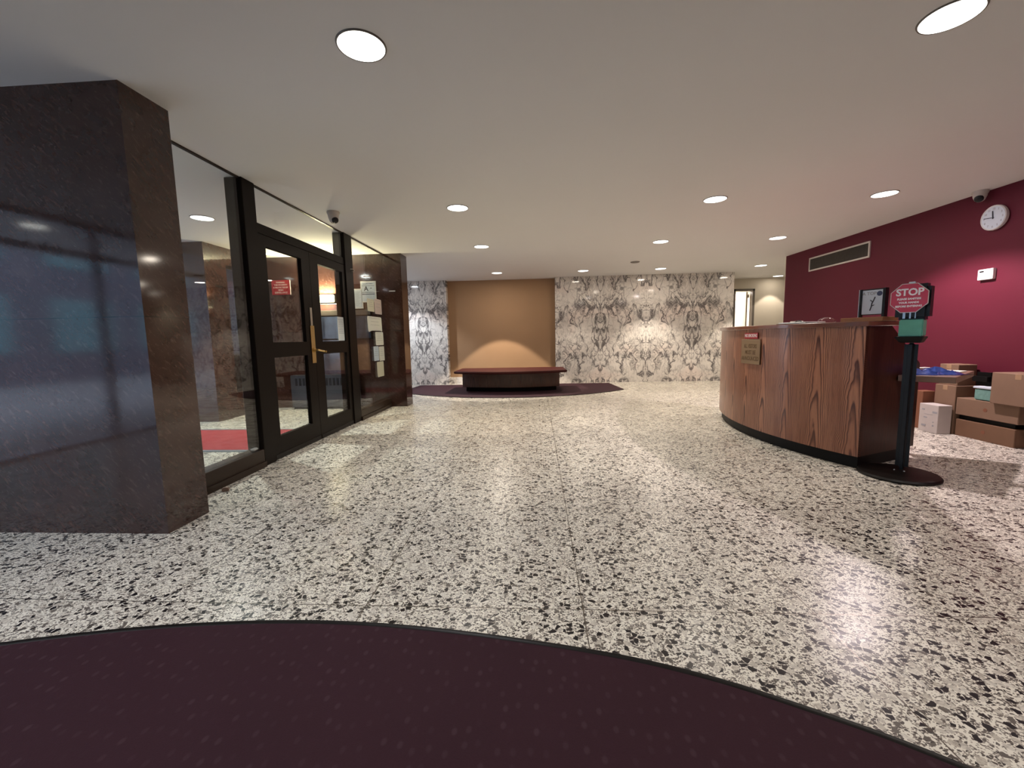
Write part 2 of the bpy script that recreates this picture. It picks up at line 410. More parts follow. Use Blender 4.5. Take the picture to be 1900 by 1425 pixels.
def face_mtx(origin, right, up=(0,0,1)):
    """text plane: x = right, y = up, z = normal toward the reader"""
    r = Vector(right).normalized(); u = Vector(up).normalized(); n = r.cross(u)
    m = Matrix.Identity(4)
    for i, v in enumerate((r, u, n)):
        for j in range(3): m[j][i] = v[j]
    m.translation = Vector(origin)
    return m

# ================================================================== SETTING
GX = -2.42         # plane of the vestibule glass
FX0, FX1, FY0, FY1 = -5.05, 9.0, -4.0, 13.2
struct('floor', box(BM(), FX0, FX1, FY0, FY1, -0.06, 0), 'terrazzo', 'polished cream terrazzo floor with black and brown chips', 'floor')
struct('ceiling', box(BM(), -7.2, FX1, FY0, FY1, H, H + 0.08), 'ceiling', 'smooth off-white painted ceiling over the lobby and vestibule', 'ceiling')
# pavement and building outside the storefront
struct('floor_outside', box(BM(), -22, FX0, -16, 14, -0.16, -0.06), 'concrete', 'grey pavement outside the storefront', 'pavement')
# granite partition between lobby and vestibule (its end is the near pillar)
struct('wall_left', box(BM(), FX0, -2.125, 2.185, 2.485, 0, H), 'granite', 'polished dark brown granite wall end at left foreground', 'wall')
# granite wall closing the vestibule, its end is the far pillar
struct('wall_vestibule', box(BM(), -4.42, -2.125, 6.67, 6.97, 0, H), 'granite', 'brown granite wall and pillar behind the vestibule posters', 'wall')
# granite pier with the glazed slot
b = BM()
box(b, -4.72, -4.42, 5.50, 5.90, 0, H); box(b, -4.72, -4.42, 5.90, 6.60, 0, 0.36)
box(b, -4.72, -4.42, 5.90, 6.60, 2.19, H); box(b, FX0, -4.42, 6.60, 6.97, 0, H); box(b, FX0, -4.72, 5.5, 5.7, 0, H); box(b, FX0, FX0 + .05, 5.7, 6.6, 0, .9)
pier = struct('wall_pier', b, 'granite', 'brown granite pier of the vestibule with a tall glazed slot', 'wall')
w3 = struct('window_3', (lambda b: (box(b, -4.50, -4.46, 5.90, 5.94, .36, 2.19), box(b, -4.50, -4.46, 6.24, 6.275, .36, 2.19), box(b, -4.50, -4.46, 6.56, 6.60, .36, 2.19), box(b, -4.50, -4.46, 5.94, 6.56, .36, .40), box(b, -4.50, -4.46, 5.94, 6.56, 2.15, 2.19), b)[-1])(BM()), 'bronze', 'narrow glazed slot in the brown granite pier', 'window')
obj('glass_pane', box(BM(), -4.484, -4.478, 5.94, 6.56, .40, 2.15), 'glass', w3)
# back wall: marble either side of a tan recess
BY = 9.85
b = BM(); box(b, 0.42, 4.40, BY, 11.05, 0, H)
struct('wall_back_right', b, 'marble', 'white marble wall with bookmatched grey veins right of the tan recess', 'wall')
b = BM(); box(b, -5.0, -2.10, BY, 10.6, 0, H)
struct('wall_back_left', b, 'marble', 'white veined marble wall strip left of the tan recess', 'wall')
struct('wall_recess', box(BM(), -2.10, 0.42, BY + 0.18, 10.4, 0.16, H), 'tan', 'plain tan recessed wall panel behind the bench', 'wall')
struct('baseboard_recess', box(BM(), -2.10, 0.42, BY + 0.155, 10.4, 0, 0.16), 'marble', 'low pale marble base below the tan recess', 'baseboard')
# burgundy wall
RW = 4.48
struct('wall_right', box(BM(), RW, RW + 0.14, FY0, 8.03, 0, H), 'red', 'burgundy painted wall behind the reception desk', 'wall')
struct('trim_1', box(BM(), RW, RW + 0.14, 8.03, 8.045, 0, H), 'white_wall', 'pale end cap of the burgundy wall', 'trim')
# corridor beyond
b = BM(); CY = 11.05
DX0, DX1, DZ = 4.93, 5.44, 2.17
box(b, 4.40, DX0, CY, CY + .12, 0, H); box(b, DX0, DX1, CY, CY + .12, DZ, H); box(b, DX1, FX1, CY, CY + .12, 0, H)
struct('wall_corridor', b, 'white_wall', 'ivory corridor wall beyond the marble with a doorway', 'wall')
struct('wall_corridor_side', box(BM(), FX1 - .1, FX1, 8.0, CY, 0, H), 'white_wall', 'ivory wall at the far end of the corridor', 'wall')
struct('wall_corridor_near', box(BM(), RW + .14, FX1 - .1, 7.9, 8.03, 0, H), 'white_wall', 'ivory corridor wall behind the burgundy wall', 'wall')
struct('wall_room', box(BM(), 4.0, 7.0, 13.05, 13.2, 0, H), 'white_wall', 'bright wall seen through the open corridor doorway', 'wall')
struct('wall_room_left', box(BM(), 4.3, 4.40, 11.17, 13.05, 0, H), 'white_wall', 'left wall of the room through the corridor doorway', 'wall')
struct('wall_room_right', box(BM(), 6.9, 7.0, 11.17, 13.05, 0, H), 'white_wall', 'right wall of the room through the corridor doorway', 'wall')
b = BM()
box(b, DX0, DX0 + .05, CY - .015, CY + .13, 0, DZ); box(b, DX1 - .05, DX1, CY - .015, CY + .13, 0, DZ); box(b, DX0, DX1, CY - .015, CY + .13, DZ - .05, DZ)
fr = struct('trim_2', bev(b, .003, 1), 'trimdark', 'grey-brown metal frame around the corridor doorway', 'door frame')
d3 = struct('door_3', bev(box(BM(), DX1 - .135, DX1 - .095, CY + .14, CY + .80, 0.01, DZ - .06), .003, 1), 'white_wall', 'ivory door standing open inside the corridor doorway', 'door')
obj('door_closer', box(BM(), DX1 - .093, DX1 - .05, CY + .16, CY + .36, DZ - .20, DZ - .12), 'trimdark', d3)
# walls behind the camera
struct('wall_behind', box(BM(), FX0, RW, FY0 - .12, FY0, 0, H), 'beige', 'beige wall behind the viewpoint', 'wall')

# ---- storefront towards the street at X = -5.05
def storefront(name, y0, y1, label, panes, rails=(0.0, 2.05)):
    b = BM()
    n = panes; dx = (y1 - y0) / n
    for i in range(n + 1):
        y = y0 + dx * i
        box(b, FX0 - .04, FX0 + .04, max(y0, y - .03), min(y1, y + .03), 0, H)
    for z in rails: box(b, FX0 - .035, FX0 + .035, y0, y1, z, z + (.07 if z else .03))
    box(b, FX0 - .035, FX0 + .035, y0, y1, H - .06, H)
    w = struct(name, b, 'alu', label, 'window')
    for i in range(n):
        y = y0 + dx * i
        obj('glass_pane', box(BM(), FX0 - .004, FX0 + .004, y + .03, y + dx - .03, 0.07, H - .06), 'glass', w)
    return w
storefront('window_4', -4.0, 2.185, 'aluminium framed storefront glazing left of the granite wall', 5)
storefront('window_7', 6.97, 9.85, 'aluminium framed glazing beyond the vestibule wall', 3)
storefront('window_5', 2.485, 5.5, 'aluminium framed street doors of the vestibule', 3)
# opposite building: seen only as reflections in the granite and glass
bd = tag(obj('building', box(BM(), -16.2, -15.2, -14, 14, -0.06, 9), 'facade'), 'grey building across the street with cyan windows', 'building')
for iy in range(9):
    for iz in range(3):
        y = -13 + iy * 3.0; z = 0.9 + iz * 2.7
        f = obj('window', box(BM(), -15.2, -15.15, y, y + 1.9, z, z + 1.7), 'cyan', bd)
b = BM(); lathe(b, [(0.0001, 0), (.10, 0), (.10, .01), (.0001, .01)], 24)
cl = obj('canopy_light', b, 'lens_rim'); cl.location = (-5.6, -.18, H - .012)
tag(cl, 'small round light under the canopy outside the storefront', 'ceiling light')

# ---- vestibule glass wall, frames and doors
def yz_frame(b, x0, x1, y0, y1, z0, z1, l, r, bt, tp):
    box(b, x0, x1, y0, y0 + l, z0, z1); box(b, x0, x1, y1 - r, y1, z0, z1)
    box(b, x0, x1, y0 + l, y1 - r, z0, z0 + bt); box(b, x0, x1, y0 + l, y1 - r, z1 - tp, z1)
b = bev(box(BM(), GX - .12, GX + .03, 3.455, 3.615, 0, H - .001), .004, 1)
struct('trim_3', b, 'bronze', 'dark bronze post left of the double glass doors', 'post')
b = bev(box(BM(), GX - .12, GX + .03, 5.285, 5.50, 0, H - .001), .004, 1)
struct('trim_4', b, 'bronze', 'dark bronze post right of the double glass doors', 'post')
b = bev(box(BM(), GX - .09, GX + .015, 3.615, 5.285, 2.03, 2.115), .003, 1)
struct('trim_5', b, 'bronze', 'dark bronze header bar over the double glass doors', 'door frame')
# side windows: sill + pane
def sidelight(name, y0, y1, zs, label):
    b = BM(); box(b, GX - .10, GX + .03, y0, y1, 0.0, zs)
    bev(b, .003, 1); box(b, GX - .10, GX + .045, y0, y1, 0, .05)
    box(b, GX - .012, GX + .012, y0, y1, H - .012, H)
    w = struct(name, b, 'bronze_brown', label, 'window')
    obj('glass_pane', box(BM(), GX - .006, GX + .006, y0, y1, zs, H - .012), 'glass', w)
    return w
sidelight('window_1', 2.485, 3.455, .155, 'tall clear side window between granite pillar and bronze post')
sidelight('window_2', 5.50, 6.67, .14, 'tall clear side window with taped papers beside the far pillar')
b = BM(); box(b, GX - .012, GX + .012, 3.615, 5.285, H - .012, H)
tw = struct('window_6', b, 'bronze_brown', 'clear transom glass above the double doors', 'window')
obj('glass_pane', box(BM(), GX - .006, GX + .006, 3.615, 5.285, 2.115, H - .012), 'glass', tw)
def leaf(name, y0, y1, gy0, gy1, label):
    b = BM(); x0, x1 = GX - .03, GX + .015
    box(b, x0, x1, y0, gy0, .008, 2.025); box(b, x0, x1, gy1, y1, .008, 2.025)
    box(b, x0, x1, gy0, gy1, .008, .21); box(b, x0, x1, gy0, gy1, .94, 1.08); box(b, x0, x1, gy0, gy1, 1.93, 2.025)
    d = struct(name, b, 'bronze', label, 'door')
    obj('glass_pane', box(BM(), GX - .012, GX - .004, gy0, gy1, .21, .94), 'glass', d)
    obj('glass_pane', box(BM(), GX - .012, GX - .004, gy0, gy1, 1.08, 1.93), 'glass', d)
    return d
d1 = leaf('door_1', 3.617, 4.447, 3.725, 4.29, 'bronze framed glass door leaf with brass lever, nearer one')
d2 = leaf('door_2', 4.453, 5.283, 4.62, 5.205, 'bronze framed glass door leaf with a taped notice, farther one')
x = GX + .015
b = bev(box(BM(), x, x + .006, 4.385, 4.425, 1.25, 1.44), .001, 1); obj('lock_rod', b, 'steel', d1)
hp = obj('push_plate', bev(box(BM(), x, x + .008, 4.365, 4.445, .85, 1.25), .002, 1), 'brass', d1)
b = BM(); tube(b, [(x + .008, 4.41, .99), (x + .055, 4.41, .99), (x + .06, 4.43, .985), (x + .06, 4.54, .97)], .010)
lathe(b, [(.0001, .008), (.026, .008), (.026, .018), (.0001, .018)], 20, (x, 4.41, .99), 'X')
lathe(b, [(.0001, .0), (.012, .0), (.012, .02), (.0001, .02)], 14, (x + .055, 4.54, .97), 'X')
obj('lever_handle', b, 'brass', hp, smooth=True)
obj('threshold_sweep', box(BM(), GX + .015, GX + .02, 3.63, 4.44, .008, .05), 'rubber', d1)
obj('threshold_sweep', box(BM(), GX + .015, GX + .02, 4.46, 5.27, .008, .05), 'rubber', d2)
b = BM(); tube(b, [(GX + .03, 5.42, 2.0), (GX + .06, 5.43, 2.0), (GX + .075, 5.44, 1.985), (GX + .06, 5.445, 1.97), (GX + .04, 5.44, 1.972)], .004, 8)
tag(obj('hook', b, 'steel', smooth=True), 'small bent metal hook on bronze post right of the doors', 'hook')

# ================================================================== DOWNLIGHTS
def make_downlight(kind):
    t = thing('downlight', '', 'ceiling light')
    R = .105
    b = BM(); lathe(b, [(R, -.006), (R + .005, -.006), (R + .008, -.0005), (R, -.0005)], 48)
    bmesh.ops.delete(b, geom=[f for f in b.faces if len(f.verts) > 4], context='FACES')
    obj('trim_ring', b, 'trimdark', t, smooth=True)
    b = BM(); rr = [(R * .84, -.0015), (R, -.005)]
    rings = []
    for r, h in [(R * .85, -.002), (R, -.005), (R, -.001), (R*.85, -.001)]:
        rings.append([b.verts.new((r*math.cos(2*PI*k/48), r*math.sin(2*PI*k/48), h)) for k in range(48)])
    for i in range(4):
        for k in range(48): b.faces.new((rings[i][k], rings[i][(k+1)%48], rings[(i+1)%4][(k+1)%48], rings[(i+1)%4][k]))
    obj('reflector', b, 'lens_rim', t, smooth=True)
    b = BM(); lathe(b, [(R * .85, -.001), (R * .85, -.0025)], 48)
    obj('lens', b, 'lens_cool' if kind == 'cool' else 'lens', t)
    return t
base_cool = make_downlight('cool'); base_warm = make_downlight('warm')
used = set()
def downlight(x, y, label, kind='warm', col=NEUT, power=1.0, half=39.0, blend=.22, soft=.03, group=None):
    src = base_cool if kind == 'cool' else base_warm
    if kind in used: t = copy_tree(src)
    else: t = src; used.add(kind)
    t.location = (x, y, H); t['label'] = label; t['category'] = 'ceiling light'
    t['group'] = 'recessed ceiling downlights'
    ld = bpy.data.lights.new('lamp', 'SPOT'); ld.energy = SPOT * power; ld.color = col
    ld.spot_size = math.radians(2 * half); ld.spot_blend = blend; ld.shadow_soft_size = soft
    lo = bpy.data.objects.new('lamp', ld); C.objects.link(lo); lamps.append((lo, t))
    lo.location = (0, 0, -.035)
    ga = bpy.data.lights.new('glow', 'AREA'); ga.shape = 'DISK'; ga.size = .17; ga.energy = GLOW * power; ga.color = col
    go = bpy.data.objects.new('glow', ga); C.objects.link(go); go.location = (0, 0, -.010); lamps.append((go, t))
    return t
lamps = []
DL = [
 (-.79, 2.055, 'large round downlight nearest the viewer, at top left of centre', 'cool', COOL, .55, 60, .6),
 (1.81, 2.10, 'round downlight cut by the top right edge of the view', 'cool', NEUT, .35, 60, .6),
 (-.805, 4.50, 'round downlight in front of the double glass doors', 'warm', NEUT, 1.0, 44, .35),
 (1.815, 4.55, 'round downlight over the open floor left of the reception desk', 'warm', NEUT, .8, 42, .3),
 (3.475, 4.59, 'round downlight above the desk closest to the wall clock', 'warm', (1, .84, .86), 2.25, 62, .35),
 (-.805, 6.38, 'second round downlight in the row leading to the bench', 'warm', WARM, 1.0, 42, .3),
 (1.817, 6.45, 'round downlight in the middle of the ceiling, behind the desk left end', 'warm', WARM, 1.0, 42, .3),
 (3.47, 6.46, 'round downlight near the wall vent above the back of the desk', 'warm', WARM, 1.1, 40, .2),
 (-.82, 8.95, 'round downlight just in front of the tan recess', 'warm', WARM, 2.9, 39, .12),
 (.97, 9.0, 'round downlight before the left part of the marble wall', 'warm', WARM, .7, 42, .6),
 (2.55, 9.02, 'round downlight before the middle of the marble wall', 'warm', WARM, 1.5, 44, .45),
 (4.53, 9.0, 'round downlight at the corner past the end of the marble', 'warm', WARM, 1.0, 40, .15),
 (5.81, 10.72, 'round downlight in the corridor, half hidden by the burgundy wall', 'warm', WARM, .38, 40, .15),
 (-3.585, 4.50, 'round downlight in the vestibule behind the glass', 'cool', (.96, 1, .92), 2.2, 52, .4),
]
for x, y, lb, kd, co, pw, hf, bl in DL: downlight(x, y, lb, kd, co, pw, hf, bl)
# the grid goes on behind the viewpoint
for x, y in ((-.8, -.45), (1.82, -.45), (3.47, 2.1), (-.8, -2.9), (1.82, -2.9)):
    downlight(x, y, {(-.8, -.45): 'round downlight overhead just behind the viewpoint, left row', (1.82, -.45): 'round downlight overhead just behind the viewpoint, right row', (3.47, 2.1): 'round downlight near the burgundy wall, just outside the right edge', (-.8, -2.9): 'round downlight farthest behind the viewpoint, left row', (1.82, -2.9): 'round downlight farthest behind the viewpoint, right row'}[(x, y)], 'cool', NEUT if x < 3 else (1, .82, .84), .40 if x < 3 else .45, 60, .6)
downlight(-3.1, 8.9, 'round downlight hidden behind the far granite pillar', 'cool', (.86, .92, 1), 1.35, 60, .4)
downlight(-3.0, .2, 'added unseen round downlight left of the viewpoint, lighting the granite wall face', 'cool', (.90, .92, 1), .9, 62, .6)  # added out of view to brighten the left floor and granite face
for lo, t in lamps: lo.parent = t
# lamp of the room past the corridor doorway
pl = bpy.data.lights.new('room_lamp', 'AREA'); pl.energy = 60; pl.size = .6; pl.color = (1, .93, .9)
po = bpy.data.objects.new('room_lamp', pl); C.objects.link(po); po.location = (5.3, 12.1, H - .05)

# ================================================================== CEILING AND WALL DEVICES
t = thing('security_camera', 'white dome camera on the ceiling above the double glass doors', 'security camera', (-2.12, 4.47, H))
b = BM(); lathe(b, [(.0001, 0), (.062, 0), (.064, -.012), (.058, -.034), (.0001, -.034)], 32); obj('base', b, 'offwhite', t, smooth=True)
b = BM(); lathe(b, [(.0001, -.034), (.055, -.034), (.052, -.06), (.040, -.10), (.022, -.118), (.0001, -.122)], 32); ey = obj('eyeball', b, 'offwhite', t, smooth=True)
b = BM(); lathe(b, [(.0001, 0), (.034, 0), (.036, .006), (.030, .022), (.012, .03), (.0001, .03)], 28)
q = Vector((.75, -.45, -.45)).normalized().to_track_quat('Z', 'Y').to_matrix().to_4x4(); q.translation = Vector((.018, -.011, -.085))
obj('lens', b, 'black', ey, smooth=True, xf=q)
t = thing('security_camera', 'white dome camera where the burgundy wall meets the ceiling, above the clock', 'security camera', (4.40, 4.62, H))
b = BM(); lathe(b, [(.0001, 0), (.06, 0), (.062, -.012), (.056, -.03), (.0001, -.03)], 32); obj('base', b, 'offwhite', t, smooth=True)
b = BM(); lathe(b, [(.0001, -.03), (.053, -.03), (.050, -.055), (.036, -.09), (.018, -.105), (.0001, -.108)], 32); ey = obj('eyeball', b, 'offwhite', t, smooth=True)
b = BM(); lathe(b, [(.0001, 0), (.034, 0), (.036, .006), (.030, .020), (.012, .028), (.0001, .028)], 28)
q = Vector((-.75, -.45, -.45)).normalized().to_track_quat('Z', 'Y').to_matrix().to_4x4(); q.translation = Vector((-.020, -.014, -.075))
obj('lens', b, 'black', ey, smooth=True, xf=q)
b = BM(); lathe(b, [(.0001, -.002), (.05, -.002), (.075, -.012), (.085, -.001), (.0001, 0)], 32)
o = obj('smoke_detector', b, 'trimdark', smooth=True); o.location = (1.83, 8.13, H); tag(o, 'small flat grey disc on the ceiling before the marble wall', 'smoke detector')
t = thing('wall_vent', 'long grey air vent grille high on the burgundy wall', 'vent', (RW, 6.72, 2.165))
hw, hh = .635, .108
b = BM()
for a in ((-hw, hw, -hh, -hh + .022), (-hw, hw, hh - .022, hh), (-hw, -hw + .022, -hh + .022, hh - .022), (hw - .022, hw, -hh + .022, hh - .022)):
    box(b, -.016, 0, a[0], a[1], a[2], a[3])
obj('frame', b, 'offwhite', t)
b = BM(); box(b, -.002, 0, -hw + .02, hw - .02, -hh + .02, hh - .02)
for k in range(62):
    y = -hw + .03 + k * (2 * hw - .06) / 61; box(b, -.011, -.002, y, y + .006, -hh + .02, hh - .02)
obj('grille', b, 'grille', t)
# clock
t = thing('wall_clock', 'round white wall clock high on the burgundy wall', 'clock', (RW, 4.52, 2.146))
R = .118
b = BM(); lathe(b, [(.0001, 0), (R * .93, 0), (R, -.012), (R, -.036), (R * .955, -.042), (R * .90, -.034), (.0001, -.034)], 56, axis='X'); obj('case', b, 'white', t, smooth=True)
b = BM(); lathe(b, [(.0001, -.0345), (R * .895, -.0345), (R * .895, -.036), (.0001, -.036)], 56, axis='X'); dl = obj('dial', b, 'paper_blue', t)
for k in range(12):
    a = k * PI / 6
    text_obj('numeral', str(12 if k == 0 else k), .026, 'ink_grey', dl, face_mtx((-.0362, -math.sin(a) * R * .72, math.cos(a) * R * .72), (0, -1, 0)), bold=.0006)
def hand(name, ang, ln, w):
    b = BM(); box(b, -.040, -.038, -w, w, -.012, ln); bmesh.ops.rotate(b, verts=b.verts, cent=(0,0,0), matrix=Matrix.Rotation(ang, 3, 'X')); obj(name, b, 'ink', t)
hand('hour_hand', math.radians(-7), R * .55, .005); hand('minute_hand', math.radians(-84), R * .72, .003)
t = thing('thermostat', 'small white thermostat box on the burgundy wall below the clock', 'thermostat', (RW, 4.545, 1.61))
obj('body', bev(box(BM(), -.035, 0, -.072, .072, -.052, .052), .004, 2), 'white', t)
obj('display', box(BM(), -.0365, -.035, .012, .052, .022, .036), 'black', t)
obj('vent_slots', box(BM(), -.0362, -.035, -.05, .05, -.04, -.034), 'offwhite', t)

# ================================================================== VESTIBULE
b = BM(); box(b, -4.85, -2.56, 3.97, 4.92, .001, .010)
t = thing('entrance_mat', 'bright red mat on the vestibule floor behind the glass', 'mat', (0, 0, 0))
obj('carpet', b, 'mat_red', t)
b = BM(); box(b, -4.87, -2.54, 3.93, 3.97, .001, .012); box(b, -4.87, -2.54, 4.92, 4.96, .001, .012); obj('edging', b, 'alu', t)
t = thing('wall_sconce', 'glowing yellow box sconce on the brown granite vestibule wall', 'wall light', (-3.36, 6.67, 1.755))
obj('backplate', box(BM(), -.15, .27, -.03, 0, -.062, .068), 'bronze', t)
obj('shade', bev(box(BM(), -.145, .15, -.10, -.032, -.06, .06), .01, 2), 'sconce', t)
for nm, en, z, rx in (('lamp_up', 20, .075, PI), ('lamp_down', 5, -.075, 0)):
    ld = bpy.data.lights.new(nm, 'AREA'); ld.shape = 'RECTANGLE'; ld.size = .28; ld.size_y = .06; ld.energy = en; ld.color = (1, .86, .52)
    lo = bpy.data.objects.new(nm, ld); C.objects.link(lo); lo.location = (0, -.07, z); lo.rotation_euler.x = rx; lo.parent = t
# directory case
t = thing('directory_case', 'long dark glazed notice case on the vestibule wall under the sconce', 'notice case', (-3.05, 6.67, 1.30))
obj('body', bev(box(BM(), -.47, .42, -.045, 0, -.20, .27), .004, 1), 'bronze', t)
obj('header', box(BM(), -.46, .41, -.055, -.045, .19, .265), 'grille', t)
obj('glazed_front', box(BM(), -.45, .40, -.052, -.045, -.18, .17), 'case_reflection', t)
# radiator
t = thing('radiator', 'dark grey radiator cabinet with slotted top on the vestibule wall', 'radiator', (-3.42, 6.655, 0))
obj('body', bev(box(BM(), -.54, .54, -.16, 0, .03, .545), .006, 2), 'radiator', t)
b = BM()
for k in range(15): box(b, -.46 + k * .062, -.46 + k * .062 + .036, -.166, -.16, .38, .50)
obj('grille', b, 'black', t)
obj('base', box(BM(), -.52, .52, -.14, 0, 0, .03), 'kick', t)
# red sign
def sign_yz():
    pass
t = thing('warning_sign', 'small red surveillance warning sign with white lettering seen through the nearer door', 'sign', (-4.10, 6.67, 1.955))
obj('panel', bev(box(BM(), -.155, .155, -.006, 0, -.115, .115), .001, 1), 'sign_red_dark', t)
obj('edge', box(BM(), .150, .158, -.009, 0, -.115, .115), 'paper_pink', t)
for k, (s, z) in enumerate((('WARNING', .078), ('THIS PROPERTY', .038), ('IS PROTECTED BY', -.002), ('VIDEO', -.042), ('SURVEILLANCE', -.082))):
    text_obj('lettering', s, .036, 'paper_pink', t, face_mtx((-.003, -.0065, z), (1, 0, 0)), bold=.0006, sx=.86)
# thin dark strip on the pier
b = BM(); box(b, -4.42, -4.412, 5.66, 5.80, 1.86, 1.885)
tag(obj('dark_strip', b, 'bronze'), 'thin dark strip on the lit granite pier above the sconce reflection', 'plate')
# energy poster
t = thing('grade_poster', 'blue and white framed poster with a large letter A on granite', 'poster', (-2.665, 6.67, 1.85))
obj('frame', bev(box(BM(), -.125, .125, -.010, 0, -.165, .165), .002, 1), 'white', t)
sh = obj('sheet', box(BM(), -.107, .107, -.0115, -.010, -.147, .147), 'paper_blue', t)
text_obj('lettering', 'A', .10, 'ink', sh, face_mtx((-.035, -.0120, .045), (1, 0, 0)), bold=.0022)
text_obj('lettering', 'BUILDING ENERGY', .020, 'ink_blue', sh, face_mtx((0, -.0120, .122), (1, 0, 0)), bold=.0003)
b = BM(); box(b, -.10, .10, -.0123, -.0117, .090, .096); box(b, -.10, .10, -.0123, -.0117, -.012, -.006); box(b, -.10, .10, -.0123, -.0117, -.042, -.032); box(b, .03, .06, -.0123, -.0117, .05, .06)
obj('ruled_lines', b, 'ink', sh)
t = thing('framed_notice', 'white framed notice on granite left of the letter A poster', 'poster', (-2.848, 6.67, 1.745))
obj('frame', bev(box(BM(), -.085, .085, -.010, 0, -.155, .155), .002, 1), 'white', t)
sh = obj('sheet', box(BM(), -.070, .070, -.0115, -.010, -.135, .135), 'paper_blue', t)
b = BM()
for k in range(13): box(b, -.055, .055 - (k * 7 % 5) * .01, -.0120, -.0115, .11 - k * .018, .113 - k * .018)
obj('text_lines', b, 'ink_grey', sh)
b = BM(); box(b, -2.74, -2.60, 6.664, 6.67, 2.085, 2.098); tag(obj('tape_strip', b, 'shelf'), 'faint tape strip on granite above the letter A poster', 'tape')
b = BM(); box(b, -2.335, -2.235, 6.664, 6.67, 1.845, 1.857); tag(obj('tape_strip', b, 'paper'), 'short white strip stuck on the far granite pillar face', 'tape')

# papers taped on the far side window (plane X = GX)
def paper(y0, y1, z0, z1, mat, label, lines=6, curl=0.0, cut=0.0, x=GX + .0068, name='taped_paper'):
    t = thing(name, label, 'notice', (x, (y0 + y1) / 2, (z0 + z1) / 2), group='papers taped to the vestibule glass')
    hy, hz = (y1 - y0) / 2, (z1 - z0) / 2
    b = BM(); n, mm = 10, 10
    g = [[None] * (mm + 1) for _ in range(n + 1)]
    for i in range(n + 1):
        for j in range(mm + 1):
            a, c = i / n, j / mm
            yy = -hy + 2 * hy * a; zz = -hz + 2 * hz * c
            if cut and j == 0: zz += cut * math.sin(a * PI * .9)
            off = .0008 + curl * (1 - c) ** 2 * (.4 + .6 * math.sin(a * 5 + 1) ** 2)
            if (i in (0, n)) and (j in (0, mm)): yy *= .94
            g[i][j] = b.verts.new((off, yy, zz))
    for i in range(n):
        for j in range(mm): b.faces.new((g[i][j], g[i+1][j], g[i+1][j+1], g[i][j+1]))
    geo = bmesh.ops.solidify(b, geom=list(b.faces), thickness=.0006)
    obj('sheet', b, mat, t)
    if lines:
        b = BM()
        for k in range(lines):
            z = hz * .78 - k * (1.3 * hz / lines); w = hy * (.78 - (k * 3 % 4) * .08)
            c = (z + hz) / (2 * hz); o_ = .0016 + curl * (1 - c) ** 2
            box(b, o_, o_ + .0004, -w, w, z, z + .004)
        obj('text_lines', b, 'ink_grey', t)
    return t
paper(5.955, 6.21, 1.50, 1.68, 'paper_cream', 'cream sheet taped on the glass overlapping the letter A poster', 4, .004)
paper(6.225, 6.51, 1.475, 1.70, 'paper_pink', 'pinkish rounded sheet on the glass, topmost beside the far pillar', 3, .006)
paper(5.93, 6.48, 1.20, 1.43, 'paper', 'widest white sheet on the glass with a torn curling bottom edge', 3, .010, .035)
paper(6.20, 6.52, 1.005, 1.205, 'paper', 'white sheet on the glass directly below the wide torn one', 5, .004)
paper(6.10, 6.30, .775, .99, 'paper_blue', 'bluish grey sheet on the glass, left one of the lower pair', 5, .003)
paper(6.315, 6.53, .765, .985, 'paper', 'white sheet on the glass, right one of the lower pair', 5, .005)
paper(6.20, 6.475, .525, .755, 'paper_cream', 'lowest cream sheet on the glass, near the sill', 0, .006)
paper(5.035, 5.203, 1.085, 1.375, 'paper', 'long white printed notice taped inside the farther door glass', 9, .002, x=GX - .003)
# little rubber stop
b = BM(); bev(box(b, -.022, .022, -.018, .018, 0, .028), .006, 2)
o = obj('door_stop', b, 'shelf'); o.location = (-2.30, 2.86, 0); o.rotation_euler.z = .4; tag(o, 'tiny brown block lying on the terrazzo beside the window sill', 'door stop')
b = BM(); bev(box(b, -.02, .02, -.03, .03, 0, .02), .006, 2)
o = obj('crumpled_tape', b, 'paper'); o.location = (GX - .03, 3.41, .156); tag(o, 'small crumpled white scrap on the sill beside the bronze post', 'scrap')

# ================================================================== FOREGROUND CARPET
pts = [(-3.6,.55),(-3.1,.83),(-2.5,1.13),(-1.979,1.313),(-1.458,1.425),(-.924,1.472),(-.413,1.448),(.167,1.357),(.506,1.264),(.766,1.151),(.985,1.035),(1.25,.85),(1.55,.58),(1.8,.3),(2.0,-.05)]
def smooth_poly(P, k=6):
    out = []
    for i in range(len(P) - 1):
        p0 = P[max(i-1,0)]; p1 = P[i]; p2 = P[i+1]; p3 = P[min(i+2, len(P)-1)]
        for j in range(k):
            t = j / k
            out.append(tuple(.5*((2*p1[d]) + (-p0[d]+p2[d])*t + (2*p0[d]-5*p1[d]+4*p2[d]-p3[d])*t*t + (-p0[d]+3*p1[d]-3*p2[d]+p3[d])*t**3) for d in (0,1)))
    out.append(P[-1]); return out
arc = smooth_poly(pts)
t = thing('entrance_carpet', 'large dark aubergine carpet with a curved black edge in the foreground', 'carpet')
def inset(P, d):
    out = []
    for i, p in enumerate(P):
        a = Vector(P[max(i-1,0)]); b_ = Vector(P[min(i+1,len(P)-1)]); tg = (b_ - a).normalized(); n = Vector((tg.y, -tg.x))
        out.append((p[0] + n.x * d, p[1] + n.y * d))
    return out
ins = inset(arc, .022)
obj('pile', prism(BM(), ([(-3.6,-2.4),(2.0,-2.4)] + ins[::-1]), .001, .009), 'mat_dark', t)
b = BM(); cs = [(-.0, .001), (.0, .007), (.008, .013), (.018, .013), (.024, .009), (.024, .001)]
prev = None
lines_ = [(inset(arc, d), h) for d, h in cs]
for i in range(len(arc)):
    ring = [b.verts.new((L[i][0], L[i][1], h)) for L, h in lines_]
    if prev:
        for k in range(len(cs)): b.faces.new((prev[k], prev[(k+1) % len(cs)], ring[(k+1) % len(cs)], ring[k]))
    prev = ring
